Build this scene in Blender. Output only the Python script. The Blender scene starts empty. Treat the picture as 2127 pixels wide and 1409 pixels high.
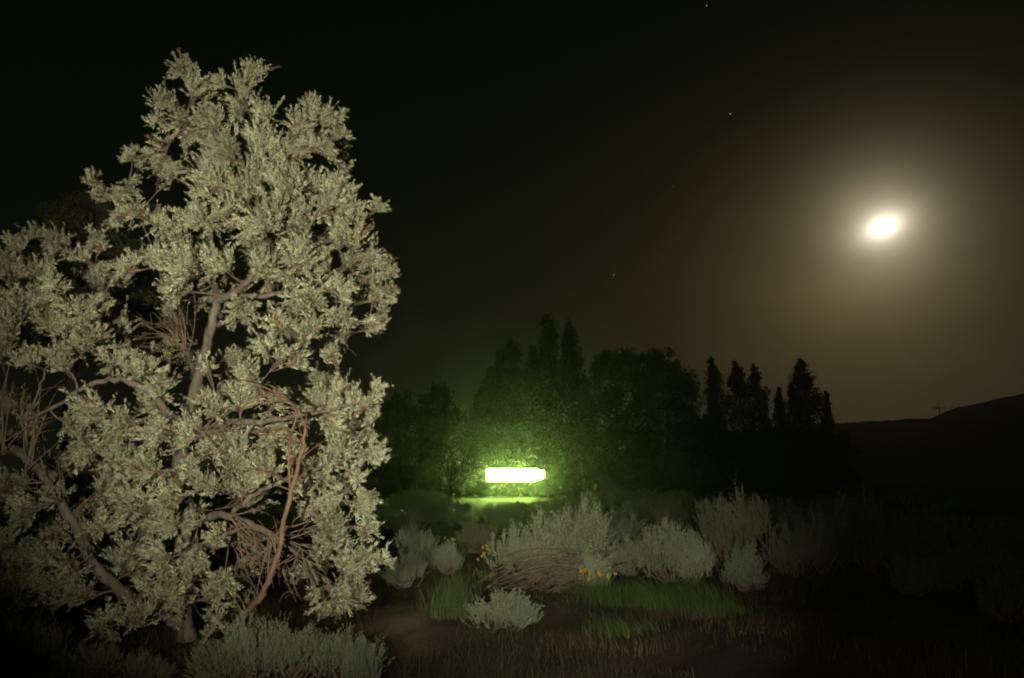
import bpy, math
import numpy as np
from mathutils import Vector

# ------------------------------------------------------------------ camera
SC = bpy.context.scene
COL = SC.collection
W, H, F = 2127.0, 1409.0, 1654.0
EYE = 1.7
PITCH = math.atan((985.0 - H / 2) / F)          # horizon sits at y = 985 of the photograph
cam_d = bpy.data.cameras.new("camera")
cam_d.sensor_width = 36.0
cam_d.lens = F / W * 36.0
cam_d.clip_start = 0.05
cam_d.clip_end = 8000.0
cam = bpy.data.objects.new("camera", cam_d)
COL.objects.link(cam)
cam.location = (0, 0, EYE)
cam.rotation_euler = (math.radians(90) + PITCH, 0, 0)
SC.camera = cam
SC.view_settings.view_transform = 'Standard'
SC.view_settings.look = 'None'
SC.view_settings.exposure = 0.0
SC.view_settings.gamma = 1.0
SC.cycles.max_bounces = 4
SC.cycles.diffuse_bounces = 2
SC.cycles.glossy_bounces = 2
SC.cycles.transmission_bounces = 3
SC.cycles.volume_bounces = 0
SC.cycles.filter_width = 2.0                    # soft old film and lens
SC.cycles.use_denoising = True
SC.cycles.sample_clamp_indirect = 1.5

CP, SP = math.cos(PITCH), math.sin(PITCH)


def ray(px, py):
    r, u = (px - W / 2) / F, (H / 2 - py) / F
    return np.array([r, CP - u * SP, SP + u * CP])


def at(px, py, Y):
    d = ray(px, py)
    return np.array([0, 0, EYE]) + d * (Y / d[1])


# ------------------------------------------------------------------ sky with the moon's aureole
MOON_PX = (1835, 471)
md = ray(*MOON_PX)
md = md / np.linalg.norm(md)
MOON_EL = math.asin(md[2])
MOON_AZ = math.atan2(md[0], md[1])

world = bpy.data.worlds.new("World")
SC.world = world
world.use_nodes = True
nt = world.node_tree
nt.nodes.clear()


class NB:
    """small helper to write node maths"""
    def __init__(s, tree): s.t = tree
    def n(s, kind, **kw):
        nd = s.t.nodes.new(kind)
        for k, v in kw.items(): setattr(nd, k, v)
        return nd
    def put(s, sock, v):
        if hasattr(v, 'is_linked'): s.t.links.new(v, sock)
        else: sock.default_value = v
    def m(s, op, a, b=0.0, c=None):
        nd = s.n('ShaderNodeMath', operation=op)
        s.put(nd.inputs[0], a); s.put(nd.inputs[1], b)
        if c is not None: s.put(nd.inputs[2], c)
        return nd.outputs[0]
    def v(s, op, a, b):
        nd = s.n('ShaderNodeVectorMath', operation=op)
        s.put(nd.inputs[0], a); s.put(nd.inputs[1], b)
        return nd.outputs['Value'] if op == 'DOT_PRODUCT' else nd.outputs[0]
    def scale(s, col, f):
        nd = s.n('ShaderNodeVectorMath', operation='SCALE')
        s.put(nd.inputs[0], col); s.put(nd.inputs['Scale'], f)
        return nd.outputs[0]
    def add(s, a, b): return s.v('ADD', a, b)


nb = NB(nt)
tc = nb.n('ShaderNodeTexCoord')
dirv = nb.n('ShaderNodeVectorMath', operation='NORMALIZE')
nt.links.new(tc.outputs['Generated'], dirv.inputs[0])
D = dirv.outputs[0]
cosm = nb.v('DOT_PRODUCT', D, tuple(md))
theta = nb.m('MULTIPLY', nb.m('ARCCOSINE', nb.m('MINIMUM', cosm, 1.0)), 180 / math.pi)   # degrees from the moon
# tangent axes round the moon: innermost glow painted oval like a long-exposure smear
rt = np.array([md[1], -md[0], 0]); rt /= np.linalg.norm(rt)
upv = np.cross(rt, md)
ta = math.radians(20)
a1 = rt * math.cos(ta) + upv * math.sin(ta)
a2 = -rt * math.sin(ta) + upv * math.cos(ta)
K = 180 / math.pi
u_ = nb.m('MULTIPLY', nb.v('DOT_PRODUCT', D, tuple(a1)), K / 1.05)
v_ = nb.m('MULTIPLY', nb.v('DOT_PRODUCT', D, tuple(a2)), K / 0.70)
r2 = nb.m('ADD', nb.m('MULTIPLY', u_, u_), nb.m('MULTIPLY', v_, v_))
front = nb.m('GREATER_THAN', cosm, 0.0)
core = nb.m('MULTIPLY', nb.m('EXPONENT', nb.m('MULTIPLY', nb.m('SQRT', r2), -1.75)), nb.m('MULTIPLY', front, 3.2))
mid = nb.m('MULTIPLY', nb.m('EXPONENT', nb.m('DIVIDE', theta, -1.65)), 0.85)
sep = nb.n('ShaderNodeSeparateXYZ'); nt.links.new(D, sep.inputs[0])
elev = nb.m('MULTIPLY', nb.m('ARCSINE', nb.m('MAXIMUM', sep.outputs['Z'], 0.0)), K)
layer = nb.m('DIVIDE', 1.0, nb.m('ADD', 1.0, nb.m('EXPONENT', nb.m('DIVIDE', nb.m('SUBTRACT', elev, 21.0), 4.0))))   # top of the dusty layer
cloud = nb.n('ShaderNodeTexNoise'); cloud.inputs['Scale'].default_value = 5.0; cloud.inputs['Detail'].default_value = 4.0
nt.links.new(nb.v('MULTIPLY', D, (1.0, 1.0, 3.0)), cloud.inputs['Vector'])
wd = ray(1775, 535); wd = wd / np.linalg.norm(wd)                     # wide glow painted off-centre, down-left, to mimic lens darkening on the right
theta2 = nb.m('MULTIPLY', nb.m('ARCCOSINE', nb.m('MINIMUM', nb.v('DOT_PRODUCT', D, tuple(wd)), 1.0)), 180 / math.pi)
theta2 = nb.m('SQRT', nb.m('ADD', nb.m('MULTIPLY', theta2, theta2), 9.0))
wide = nb.m('MULTIPLY', nb.m('MULTIPLY', nb.m('EXPONENT', nb.m('DIVIDE', theta2, -4.2)), layer), nb.m('ADD', 0.11, nb.m('MULTIPLY', cloud.outputs[0], 0.18)))
lowm = nb.m('EXPONENT', nb.m('DIVIDE', elev, -11.0))                 # dusty air thickens towards the horizon
warm = nb.m('MULTIPLY', nb.m('MULTIPLY', lowm, nb.m('EXPONENT', nb.m('DIVIDE', theta, -14.0))), 0.045)
base = nb.m('MULTIPLY', nb.m('MULTIPLY', lowm, nb.m('EXPONENT', nb.m('DIVIDE', theta, -40.0))), 0.022)
sky = nb.n('ShaderNodeTexSky', sky_type='NISHITA', sun_disc=False)
sky.sun_elevation = MOON_EL
sky.sun_rotation = MOON_AZ
sky.air_density = 1.0; sky.dust_density = 2.0
c = nb.scale(sky.outputs[0], 0.00001)
c = nb.add(c, nb.scale((1.0, 0.95, 0.82), core))
c = nb.add(c, nb.scale((1.0, 0.86, 0.56), mid))
c = nb.add(c, nb.scale((1.0, 0.69, 0.25), wide))
c = nb.add(c, nb.scale((1.0, 0.58, 0.17), warm))
c = nb.add(c, nb.scale((1.0, 0.92, 0.64), base))
c = nb.add(c, (0.0010, 0.0022, 0.0005))
bg = nb.n('ShaderNodeBackground')
nt.links.new(c, bg.inputs['Color'])
bg.inputs['Strength'].default_value = 1.0
wo = nb.n('ShaderNodeOutputWorld')
nt.links.new(bg.outputs[0], wo.inputs['Surface'])

# moonlight: a very weak sun lamp shining from the moon
sd = bpy.data.lights.new("moonlight", 'SUN')
sd.energy = 0.001
sd.angle = math.radians(1.5)
sd.color = (1.0, 0.9, 0.75)
so = bpy.data.objects.new("moonlight", sd)
COL.objects.link(so)
so.rotation_euler = Vector(tuple(-md)).to_track_quat('-Z', 'Y').to_euler()
so.location = (30, 60, 40)


# the photographer's torch, swept over tree and brush during the exposure
def torch(loc, target, power, half_deg, color, radius=0.05, oval=1.0):
    l = bpy.data.lights.new("torch_beam", 'SPOT')
    l.energy = power
    l.spot_size = math.radians(half_deg * 2)
    l.spot_blend = 1.0
    l.shadow_soft_size = radius
    l.color = color
    o = bpy.data.objects.new("torch_beam", l)
    COL.objects.link(o)
    o.location = loc
    d = Vector(tuple(target)) - Vector(loc)
    o.rotation_euler = d.to_track_quat('-Z', 'Y').to_euler()
    o.scale = (oval, 1.0, 1.0)                  # beam squeezed sideways so the tree's left edge falls dim
    return o


torch((-1.0, -0.6, 1.75), at(680, 575, 7.8), 5600, 29.8, (1.0, 0.94, 0.71), oval=.86)
torch((0.55, -0.4, 1.75), at(1195, 965, 9.5), 4300, 19.5, (1.0, 0.96, 0.80))
torch((0.7, -0.4, 1.75), at(1720, 1030, 12), 330, 17, (1.0, 0.95, 0.72))

# ------------------------------------------------------------------ helpers
rng = np.random.default_rng(7)


def unit(v):
    v = np.asarray(v, float)
    return v / np.maximum(np.linalg.norm(v, axis=-1, keepdims=True), 1e-9)


class MB:
    """collects quads and tubes, builds ONE mesh object"""
    def __init__(s):
        s.v = []; s.q = []; s.n = 0

    def quads(s, V, Q):
        s.v.append(np.asarray(V, float)); s.q.append(np.asarray(Q, np.int64) + s.n); s.n += len(V)

    def box(s, c, size, rz=0.0):
        c = np.asarray(c, float); h = np.asarray(size, float) / 2
        P = np.array([[x, y, z] for z in (-1, 1) for y in (-1, 1) for x in (-1, 1)], float) * h
        cs, sn = math.cos(rz), math.sin(rz)
        P = np.c_[P[:, 0] * cs - P[:, 1] * sn, P[:, 0] * sn + P[:, 1] * cs, P[:, 2]] + c
        s.quads(P, [[0, 2, 3, 1], [4, 5, 7, 6], [0, 1, 5, 4], [2, 6, 7, 3], [0, 4, 6, 2], [1, 3, 7, 5]])

    def tube(s, P, R, k=5):
        P = np.asarray(P, float); R = np.asarray(R, float); n = len(P)
        T = unit(np.gradient(P, axis=0))
        ref = np.array([0.3, 0.9, 0.2]) if abs(T[:, 1]).mean() < 0.8 else np.array([0.9, 0.1, 0.3])
        A = unit(np.cross(T, ref)); B = np.cross(T, A)
        ang = np.linspace(0, 2 * math.pi, k, endpoint=False)
        V = P[:, None, :] + R[:, None, None] * (np.cos(ang)[None, :, None] * A[:, None, :] + np.sin(ang)[None, :, None] * B[:, None, :])
        i = np.arange(n - 1)[:, None] * k; j = np.arange(k)[None, :]; j2 = (j + 1) % k
        Q = np.stack([i + j, i + j2, i + k + j2, i + k + j], -1).reshape(-1, 4)
        s.quads(V.reshape(-1, 3), Q)

    def leaves(s, O, Dr, L, Wd, fold=0.25, r=None):
        """folded diamond leaves: origins O, directions Dr, lengths L, widths Wd"""
        r = r or rng
        N = len(O)
        Dr = unit(Dr)
        S = unit(np.cross(Dr, r.normal(size=(N, 3))))
        Nn = np.cross(Dr, S)
        L = np.broadcast_to(L, (N,))[:, None]; Wd = np.broadcast_to(Wd, (N,))[:, None]
        m = O + Dr * L * 0.45
        V = np.stack([O, m + S * Wd / 2 + Nn * Wd * fold, O + Dr * L - Nn * L * 0.08, m - S * Wd / 2 + Nn * Wd * fold], 1)
        s.quads(V.reshape(-1, 3), np.arange(N * 4).reshape(N, 4))

    def blades(s, O, lean, L, Wd, r=None):
        """grass blades bending over along lean (N,3 horizontal vectors)"""
        r = r or rng
        N = len(O); seg = 4
        side = unit(np.cross(unit(lean + r.normal(scale=.4, size=(N, 3))), [0, 0, 1.0]))
        rows = []
        for i in range(seg + 1):
            t = i / seg
            p = O + np.array([0, 0, 1.0]) * (L * t * (1 - 0.25 * t))[:, None] + lean * (L * t * t)[:, None]
            w = (Wd * (1 - 0.93 * t) / 2)[:, None]
            rows += [p - side * w, p + side * w]
        V = np.stack(rows, 1)
        b = np.arange(N)[:, None, None] * (2 * (seg + 1))
        f = np.array([[2 * i, 2 * i + 1, 2 * i + 3, 2 * i + 2] for i in range(seg)])[None]
        s.quads(V.reshape(-1, 3), (b + f).reshape(-1, 4))

    def mesh(s, name, smooth=True):
        V = np.concatenate(s.v); Q = np.concatenate(s.q)
        me = bpy.data.meshes.new(name)
        me.vertices.add(len(V)); me.vertices.foreach_set('co', V.astype(np.float32).ravel())
        me.loops.add(Q.size); me.loops.foreach_set('vertex_index', Q.astype(np.int32).ravel())
        me.polygons.add(len(Q))
        me.polygons.foreach_set('loop_start', (np.arange(len(Q)) * 4).astype(np.int32))
        me.polygons.foreach_set('use_smooth', np.full(len(Q), smooth))
        me.update(calc_edges=True)
        me.validate()
        return me

    def build(s, name, mat, parent=None, smooth=True, stuff=False):
        me = s.mesh(name, smooth)
        me.materials.append(mat)
        o = bpy.data.objects.new(name, me)
        COL.objects.link(o)
        if parent is not None:
            o.parent = parent
        if stuff: o['kind'] = 'stuff'
        return o


def thing(name, label, cat, loc=(0, 0, 0), group=None, rz=0.0, sc=1.0):
    o = bpy.data.objects.new(name, None)
    COL.objects.link(o)
    o.empty_display_size = 0.2
    o.location = tuple(loc); o.rotation_euler = (0, 0, rz); o.scale = (sc,) * 3 if not hasattr(sc, '__len__') else sc
    o['label'] = label; o['category'] = cat
    if group: o['group'] = group
    return o


def tag(o, label, cat, group=None):
    o['label'] = label; o['category'] = cat
    if group: o['group'] = group
    return o


def copy_parts(src, dst):
    for ch in list(src.children):
        c2 = ch.copy(); COL.objects.link(c2); c2.parent = dst


# ------------------------------------------------------------------ materials
def mat_leaf(name, c1, c2, trans=0.25, rough=0.6, spec=0.25, val=0.35):
    m = bpy.data.materials.new(name); m.use_nodes = True
    t = m.node_tree; t.nodes.clear(); b = NB(t)
    geo = b.n('ShaderNodeNewGeometry')
    mix = b.n('ShaderNodeMix', data_type='RGBA')
    b.put(mix.inputs['Factor'], geo.outputs['Random Per Island'])
    mix.inputs['A'].default_value = (*c1, 1); mix.inputs['B'].default_value = (*c2, 1)
    tc = b.n('ShaderNodeTexCoord')
    nz = b.n('ShaderNodeTexNoise'); nz.inputs['Scale'].default_value = 2.2; nz.inputs['Detail'].default_value = 3
    t.links.new(tc.outputs['Object'], nz.inputs['Vector'])
    hs = b.n('ShaderNodeHueSaturation')
    t.links.new(mix.outputs['Result'], hs.inputs['Color'])
    b.put(hs.inputs['Value'], b.m('ADD', b.m('MULTIPLY', nz.outputs[0], 2 * val), 1 - val))
    p = b.n('ShaderNodeBsdfPrincipled')
    t.links.new(hs.outputs[0], p.inputs['Base Color'])
    p.inputs['Roughness'].default_value = rough
    p.inputs['Specular IOR Level'].default_value = spec
    tr = b.n('ShaderNodeBsdfTranslucent'); t.links.new(hs.outputs[0], tr.inputs['Color'])
    ms = b.n('ShaderNodeMixShader'); ms.inputs[0].default_value = trans
    t.links.new(p.outputs[0], ms.inputs[1]); t.links.new(tr.outputs[0], ms.inputs[2])
    out = b.n('ShaderNodeOutputMaterial'); t.links.new(ms.outputs[0], out.inputs[0])
    return m


def mat_rough(name, c1, c2, scale=8.0, rough=0.9, bump=0.3, stretch=(1, 1, 1), detail=6):
    m = bpy.data.materials.new(name); m.use_nodes = True
    t = m.node_tree; t.nodes.clear(); b = NB(t)
    tc = b.n('ShaderNodeTexCoord'); mp = b.n('ShaderNodeMapping'); mp.inputs['Scale'].default_value = stretch
    t.links.new(tc.outputs['Object'], mp.inputs[0])
    nz = b.n('ShaderNodeTexNoise'); nz.inputs['Scale'].default_value = scale; nz.inputs['Detail'].default_value = detail
    nz.inputs['Roughness'].default_value = 0.65
    t.links.new(mp.outputs[0], nz.inputs['Vector'])
    rp = b.n('ShaderNodeValToRGB')
    rp.color_ramp.elements[0].position = 0.3; rp.color_ramp.elements[1].position = 0.7
    rp.color_ramp.elements[0].color = (*c1, 1); rp.color_ramp.elements[1].color = (*c2, 1)
    t.links.new(nz.outputs[0], rp.inputs[0])
    p = b.n('ShaderNodeBsdfPrincipled')
    t.links.new(rp.outputs[0], p.inputs['Base Color'])
    p.inputs['Roughness'].default_value = rough; p.inputs['Specular IOR Level'].default_value = 0.2
    bp = b.n('ShaderNodeBump'); bp.inputs['Strength'].default_value = bump; bp.inputs['Distance'].default_value = 0.02
    t.links.new(nz.outputs[0], bp.inputs['Height']); t.links.new(bp.outputs[0], p.inputs['Normal'])
    out = b.n('ShaderNodeOutputMaterial'); t.links.new(p.outputs[0], out.inputs[0])
    return m


def mat_emit(name, col, strength):
    m = bpy.data.materials.new(name); m.use_nodes = True
    t = m.node_tree; t.nodes.clear(); b = NB(t)
    e = b.n('ShaderNodeEmission'); e.inputs[0].default_value = (*col, 1); e.inputs[1].default_value = strength
    out = b.n('ShaderNodeOutputMaterial'); t.links.new(e.outputs[0], out.inputs[0])
    return m


M = {}
M['olive_leaf'] = mat_leaf('silver_leaf', (0.125, 0.145, 0.08), (0.54, 0.525, 0.35), trans=0.2, rough=0.5, spec=0.4, val=0.6)
M['withered'] = mat_leaf('withered_leaf', (0.09, 0.065, 0.035), (0.26, 0.19, 0.10), trans=0.15)
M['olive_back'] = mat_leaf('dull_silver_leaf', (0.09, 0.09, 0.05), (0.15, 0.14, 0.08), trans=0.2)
M['bark'] = mat_rough('grey_bark', (0.045, 0.035, 0.028), (0.19, 0.155, 0.13), 14, bump=0.8, stretch=(1, 1, 0.25))
M['twig'] = mat_rough('brown_twig', (0.10, 0.065, 0.045), (0.22, 0.16, 0.12), 20, bump=0.2)
M['orange_bark'] = mat_rough('peeled_orange_bark', (0.07, 0.042, 0.027), (0.21, 0.13, 0.08), 22, bump=0.4, stretch=(1, 1, 0.3))
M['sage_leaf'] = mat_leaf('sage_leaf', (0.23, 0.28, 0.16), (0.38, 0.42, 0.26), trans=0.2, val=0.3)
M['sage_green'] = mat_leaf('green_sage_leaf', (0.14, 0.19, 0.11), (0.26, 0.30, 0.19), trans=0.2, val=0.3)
M['sage_dim'] = mat_leaf('dimmed_sage_leaf', (0.10, 0.12, 0.07), (0.18, 0.19, 0.11), trans=0.2, val=0.3)  # darker copy of the sage leaf: dimness outside the torchlight put into colour
M['sage_wood'] = mat_rough('sage_wood', (0.075, 0.055, 0.038), (0.23, 0.175, 0.12), 25, bump=0.4)
M['grass'] = mat_leaf('green_grass', (0.04, 0.10, 0.018), (0.16, 0.22, 0.05), trans=0.3, rough=0.5)
M['dry_grass'] = mat_leaf('dry_grass', (0.08, 0.06, 0.03), (0.20, 0.145, 0.075), trans=0.2)
M['litter'] = mat_leaf('grass_litter', (0.018, 0.024, 0.009), (0.10, 0.08, 0.04), trans=0.2)
M['thin_grass'] = mat_leaf('thin_grass', (0.06, 0.10, 0.03), (0.14, 0.16, 0.05), trans=0.25)
M['yellow'] = mat_leaf('yellow_petal', (0.42, 0.26, 0.02), (0.55, 0.36, 0.03), trans=0.25, val=0.1)
M['flower_eye'] = mat_rough('flower_centre', (0.25, 0.10, 0.01), (0.40, 0.20, 0.02), 60)
M['tree_leaf'] = mat_leaf('dark_leaf', (0.035, 0.07, 0.015), (0.08, 0.12, 0.03), trans=0.3)
M['poplar_leaf'] = mat_leaf('poplar_leaf', (0.035, 0.06, 0.015), (0.07, 0.10, 0.03), trans=0.25)
M['dark_bark'] = mat_rough('dark_bark', (0.04, 0.03, 0.022), (0.10, 0.08, 0.06), 6, bump=0.5)
M['hill'] = mat_rough('dry_hillside', (0.03, 0.03, 0.018), (0.07, 0.06, 0.035), 0.05, bump=0.2)
M['wall'] = mat_rough('dark_siding', (0.09, 0.10, 0.06), (0.13, 0.14, 0.09), 4, bump=0.1)
M['roof'] = mat_rough('grey_shingle', (0.06, 0.06, 0.055), (0.11, 0.105, 0.095), 18, bump=0.5)
M['frame'] = mat_rough('white_frame', (0.55, 0.55, 0.50), (0.65, 0.65, 0.6), 9, bump=0.05)
M['plank'] = mat_rough('grey_plank', (0.05, 0.05, 0.035), (0.11, 0.10, 0.08), 9, bump=0.3, stretch=(4, 4, 0.5))
M['lawn'] = mat_rough('mown_lawn', (0.014, 0.034, 0.005), (0.026, 0.058, 0.01), 3, bump=0.6, detail=10)
M['concrete'] = mat_rough('concrete_edge', (0.05, 0.05, 0.045), (0.09, 0.09, 0.08), 12, bump=0.2)
M['pole'] = mat_rough('weathered_pole', (0.06, 0.05, 0.04), (0.12, 0.10, 0.08), 12)
M['glow_pane'] = mat_emit('lit_pane', (0.62, 1.0, 0.18), 210.0)
M['added_rear_glow'] = mat_emit('added_rear_glow_pane', (0.62, 1.0, 0.14), 1.6)  # unseen glow, added to light the foliage behind
M['moon'] = mat_emit('moon_surface', (1.0, 0.97, 0.88), 8.0)
M['star'] = mat_emit('star_light', (0.85, 0.93, 1.0), 0.8)


def mat_ground():
    m = bpy.data.materials.new('dry_soil'); m.use_nodes = True
    t = m.node_tree; t.nodes.clear(); b = NB(t)
    tc = b.n('ShaderNodeTexCoord')
    n1 = b.n('ShaderNodeTexNoise'); n1.inputs['Scale'].default_value = 0.7; n1.inputs['Detail'].default_value = 8
    n2 = b.n('ShaderNodeTexNoise'); n2.inputs['Scale'].default_value = 28; n2.inputs['Detail'].default_value = 6
    for n in (n1, n2): t.links.new(tc.outputs['Object'], n.inputs['Vector'])
    rp = b.n('ShaderNodeValToRGB')
    e = rp.color_ramp.elements
    e[0].position = 0.36; e[0].color = (0.035, 0.031, 0.02, 1)
    e[1].position = 0.62; e[1].color = (0.075, 0.058, 0.04, 1)
    f = b.m('ADD', b.m('MULTIPLY', n1.outputs[0], 0.6), b.m('MULTIPLY', n2.outputs[0], 0.4))
    t.links.new(f, rp.inputs[0])
    p = b.n('ShaderNodeBsdfPrincipled'); p.inputs['Roughness'].default_value = 0.95
    p.inputs['Specular IOR Level'].default_value = 0.1
    # worn sandy trail, its own paler soil
    tx, ty = (845 - W / 2) / F * 9.3, 9.3
    dv = b.v('MULTIPLY', b.v('SUBTRACT', tc.outputs['Object'], (tx, ty, 0)), (1.0, 0.33, 0.0))
    ln = b.n('ShaderNodeVectorMath', operation='LENGTH'); t.links.new(dv, ln.inputs[0])
    edge = b.m('ADD', ln.outputs['Value'], b.m('MULTIPLY', b.m('SUBTRACT', f, 0.5), 1.6))
    mr = b.n('ShaderNodeMapRange'); t.links.new(edge, mr.inputs[0])
    mr.inputs[1].default_value = 0.52; mr.inputs[2].default_value = 0.28; mr.inputs[3].default_value = 0.0; mr.inputs[4].default_value = 1.0
    mx = b.n('ShaderNodeMix', data_type='RGBA'); t.links.new(mr.outputs[0], mx.inputs['Factor'])
    t.links.new(rp.outputs[0], mx.inputs['A'])
    sc2 = b.n('ShaderNodeMix', data_type='RGBA'); t.links.new(n2.outputs[0], sc2.inputs['Factor'])
    sc2.inputs['A'].default_value = (0.09, 0.065, 0.045, 1); sc2.inputs['B'].default_value = (0.24, 0.18, 0.125, 1)
    t.links.new(sc2.outputs['Result'], mx.inputs['B'])
    t.links.new(mx.outputs['Result'], p.inputs['Base Color'])
    bp = b.n('ShaderNodeBump'); bp.inputs['Strength'].default_value = 0.8; bp.inputs['Distance'].default_value = 0.03
    t.links.new(n2.outputs[0], bp.inputs['Height']); t.links.new(bp.outputs[0], p.inputs['Normal'])
    out = b.n('ShaderNodeOutputMaterial'); t.links.new(p.outputs[0], out.inputs[0])
    return m


M['soil'] = mat_ground()


# ------------------------------------------------------------------ ground, lawn, hill
def gz(x, y):
    x = np.asarray(x, float); y = np.asarray(y, float)
    z = 0.06 * np.sin(x * 0.9 + 1.3) * np.sin(y * 0.7) + 0.035 * np.sin(x * 2.3 + y * 1.7) + 0.02 * np.sin(x * 5.1 - y * 4.3)
    fade = np.clip((36 - y) / 12, 0, 1)
    return z * fade


def ground_at(px, py):
    d = ray(px, py)
    t = -EYE / d[2]
    return np.array([d[0] * t, d[1] * t])


def on_ground(x, y): return np.array([x, y, float(gz(x, y))])


gx = np.sinh(np.linspace(-7.2, 7.2, 170)) * 1.6
gx = np.concatenate([np.linspace(-3000, -700, 8), gx[np.abs(gx) < 600], np.linspace(700, 3000, 8)])
gy = np.concatenate([np.linspace(-60, 4, 10), np.linspace(4.3, 24, 90), np.linspace(25, 80, 45), np.linspace(90, 4000, 30)])
X, Y = np.meshgrid(gx, gy)
V = np.stack([X, Y, gz(X, Y)], -1).reshape(-1, 3)
nx, ny = len(gx), len(gy)
ii = np.arange(ny - 1)[:, None] * nx + np.arange(nx - 1)[None]
Q = np.stack([ii, ii + 1, ii + nx + 1, ii + nx], -1).reshape(-1, 4)
g = MB(); g.quads(V, Q)
ground = g.build('ground', M['soil']); ground['kind'] = 'structure'

# lawn in front of the light box, with a pale path edge along its far side
lw = MB()
lx = np.linspace(-3.5, 1.8, 30); ly = np.linspace(38, 57, 30)
X, Y = np.meshgrid(lx, ly)
Z = 0.03 + 0.02 * np.sin(X * 1.1) * np.sin(Y * 0.8)
ii = np.arange(29)[:, None] * 30 + np.arange(29)[None]
lw.quads(np.stack([X, Y, Z], -1).reshape(-1, 3), np.stack([ii, ii + 1, ii + 31, ii + 30], -1).reshape(-1, 4))
lawn = lw.build('lawn', M['lawn']); lawn['kind'] = 'structure'
pa = MB(); pa.box((-0.85, 57.35, 0.04), (5.3, 0.65, 0.10))
path = pa.build('path', M['concrete']); path['kind'] = 'structure'

# dry hill rising to the right
prof = np.array([(600, 975), (1200, 955), (1440, 905), (1740, 880), (1860, 872), (1935, 867), (1965, 857), (1990, 848), (2060, 834), (2127, 821), (2500, 775), (3200, 790), (4200, 900)], float)
RY = 260.0
pxs = np.linspace(600, 4200, 420)
pys = np.interp(pxs, prof[:, 0], prof[:, 1])
ridge = np.array([at(a, b, RY) for a, b in zip(pxs, pys)])
rr = np.random.default_rng(3)
rough = np.convolve(rr.normal(size=460), np.ones(7) / 7, 'same')[:420] * 0.9
rows = []
for t in np.concatenate([np.linspace(0, 1, 26), np.linspace(1.05, 1.9, 10)]):
    yy = 120 + (RY - 120) * t
    prf = (t ** 1.35) if t <= 1 else max(-.05, 1 - 1.25 * (t - 1) ** 1.2)
    z = (ridge[:, 2] + rough) * prf - (1 - min(t, 1)) * 1.0
    x = ridge[:, 0] * (0.75 + 0.25 * min(t, 1))
    rows.append(np.stack([x, np.full(420, yy), z], -1))
V = np.array(rows)
nr = len(rows)
ii = np.arange(nr - 1)[:, None] * 420 + np.arange(419)[None]
hm = MB(); hm.quads(V.reshape(-1, 3), np.stack([ii, ii + 1, ii + 421, ii + 420], -1).reshape(-1, 4))
hill = hm.build('hill', M['hill']); hill['kind'] = 'structure'

# utility pole on the ridge
pt = at(1952, 867, RY - 3)
up = thing('utility_pole', 'wooden utility pole with crossarm standing on the dark ridge line', 'utility pole', (pt[0], pt[1], pt[2] - 5.6))
b = MB(); b.tube([(0, 0, -1), (0, 0, 5), (0.05, 0, 10.0)], [0.22, 0.18, 0.13], 8); b.build('pole', M['pole'], up)
b = MB(); b.box((0, 0, 8.6), (4.6, 0.16, 0.22)); b.build('crossarm', M['pole'], up)
for xi in (-2.1, -0.9, 0.9, 2.1):
    b = MB(); b.tube([(xi, 0, 8.7), (xi, 0, 9.0)], [0.06, 0.09], 6); b.build('insulator', M['pole'], up)


# ------------------------------------------------------------------ generic branch growth
class Skeleton:
    def __init__(s): s.P = []; s.R = []
    def add(s, pts, rad):
        for p, r in zip(pts, rad): s.P.append(np.asarray(p, float)); s.R.append(float(r))
    def nearest(s, c, below=0.6, dirw=0.0):
        P = np.array(s.P)
        d = np.linalg.norm(P - c, axis=1) + below * np.maximum(0, P[:, 2] - c[2])
        i = int(d.argmin())
        return P[i], s.R[i]


def smooth_path(pts, n):
    """Catmull-Rom through the given points"""
    pts = np.asarray(pts, float)
    P = np.vstack([2 * pts[0] - pts[1], pts, 2 * pts[-1] - pts[-2]])
    out = []
    segs = len(pts) - 1
    for i in range(segs):
        p0, p1, p2, p3 = P[i:i + 4]
        for t in np.linspace(0, 1, n, endpoint=(i == segs - 1)):
            out.append(0.5 * ((2 * p1) + (-p0 + p2) * t + (2 * p0 - 5 * p1 + 4 * p2 - p3) * t * t + (-p0 + 3 * p1 - 3 * p2 + p3) * t ** 3))
    return np.array(out)


def bend(a, b, r, wob=0.12, n=6, lift=0.15):
    d = np.linalg.norm(b - a)
    m = (a + b) / 2 + r.normal(scale=wob * d, size=3) + np.array([0, 0, lift * d])
    t = np.linspace(0, 1, n)[:, None]
    return (1 - t) ** 2 * a + 2 * t * (1 - t) * m + t * t * b


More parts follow.
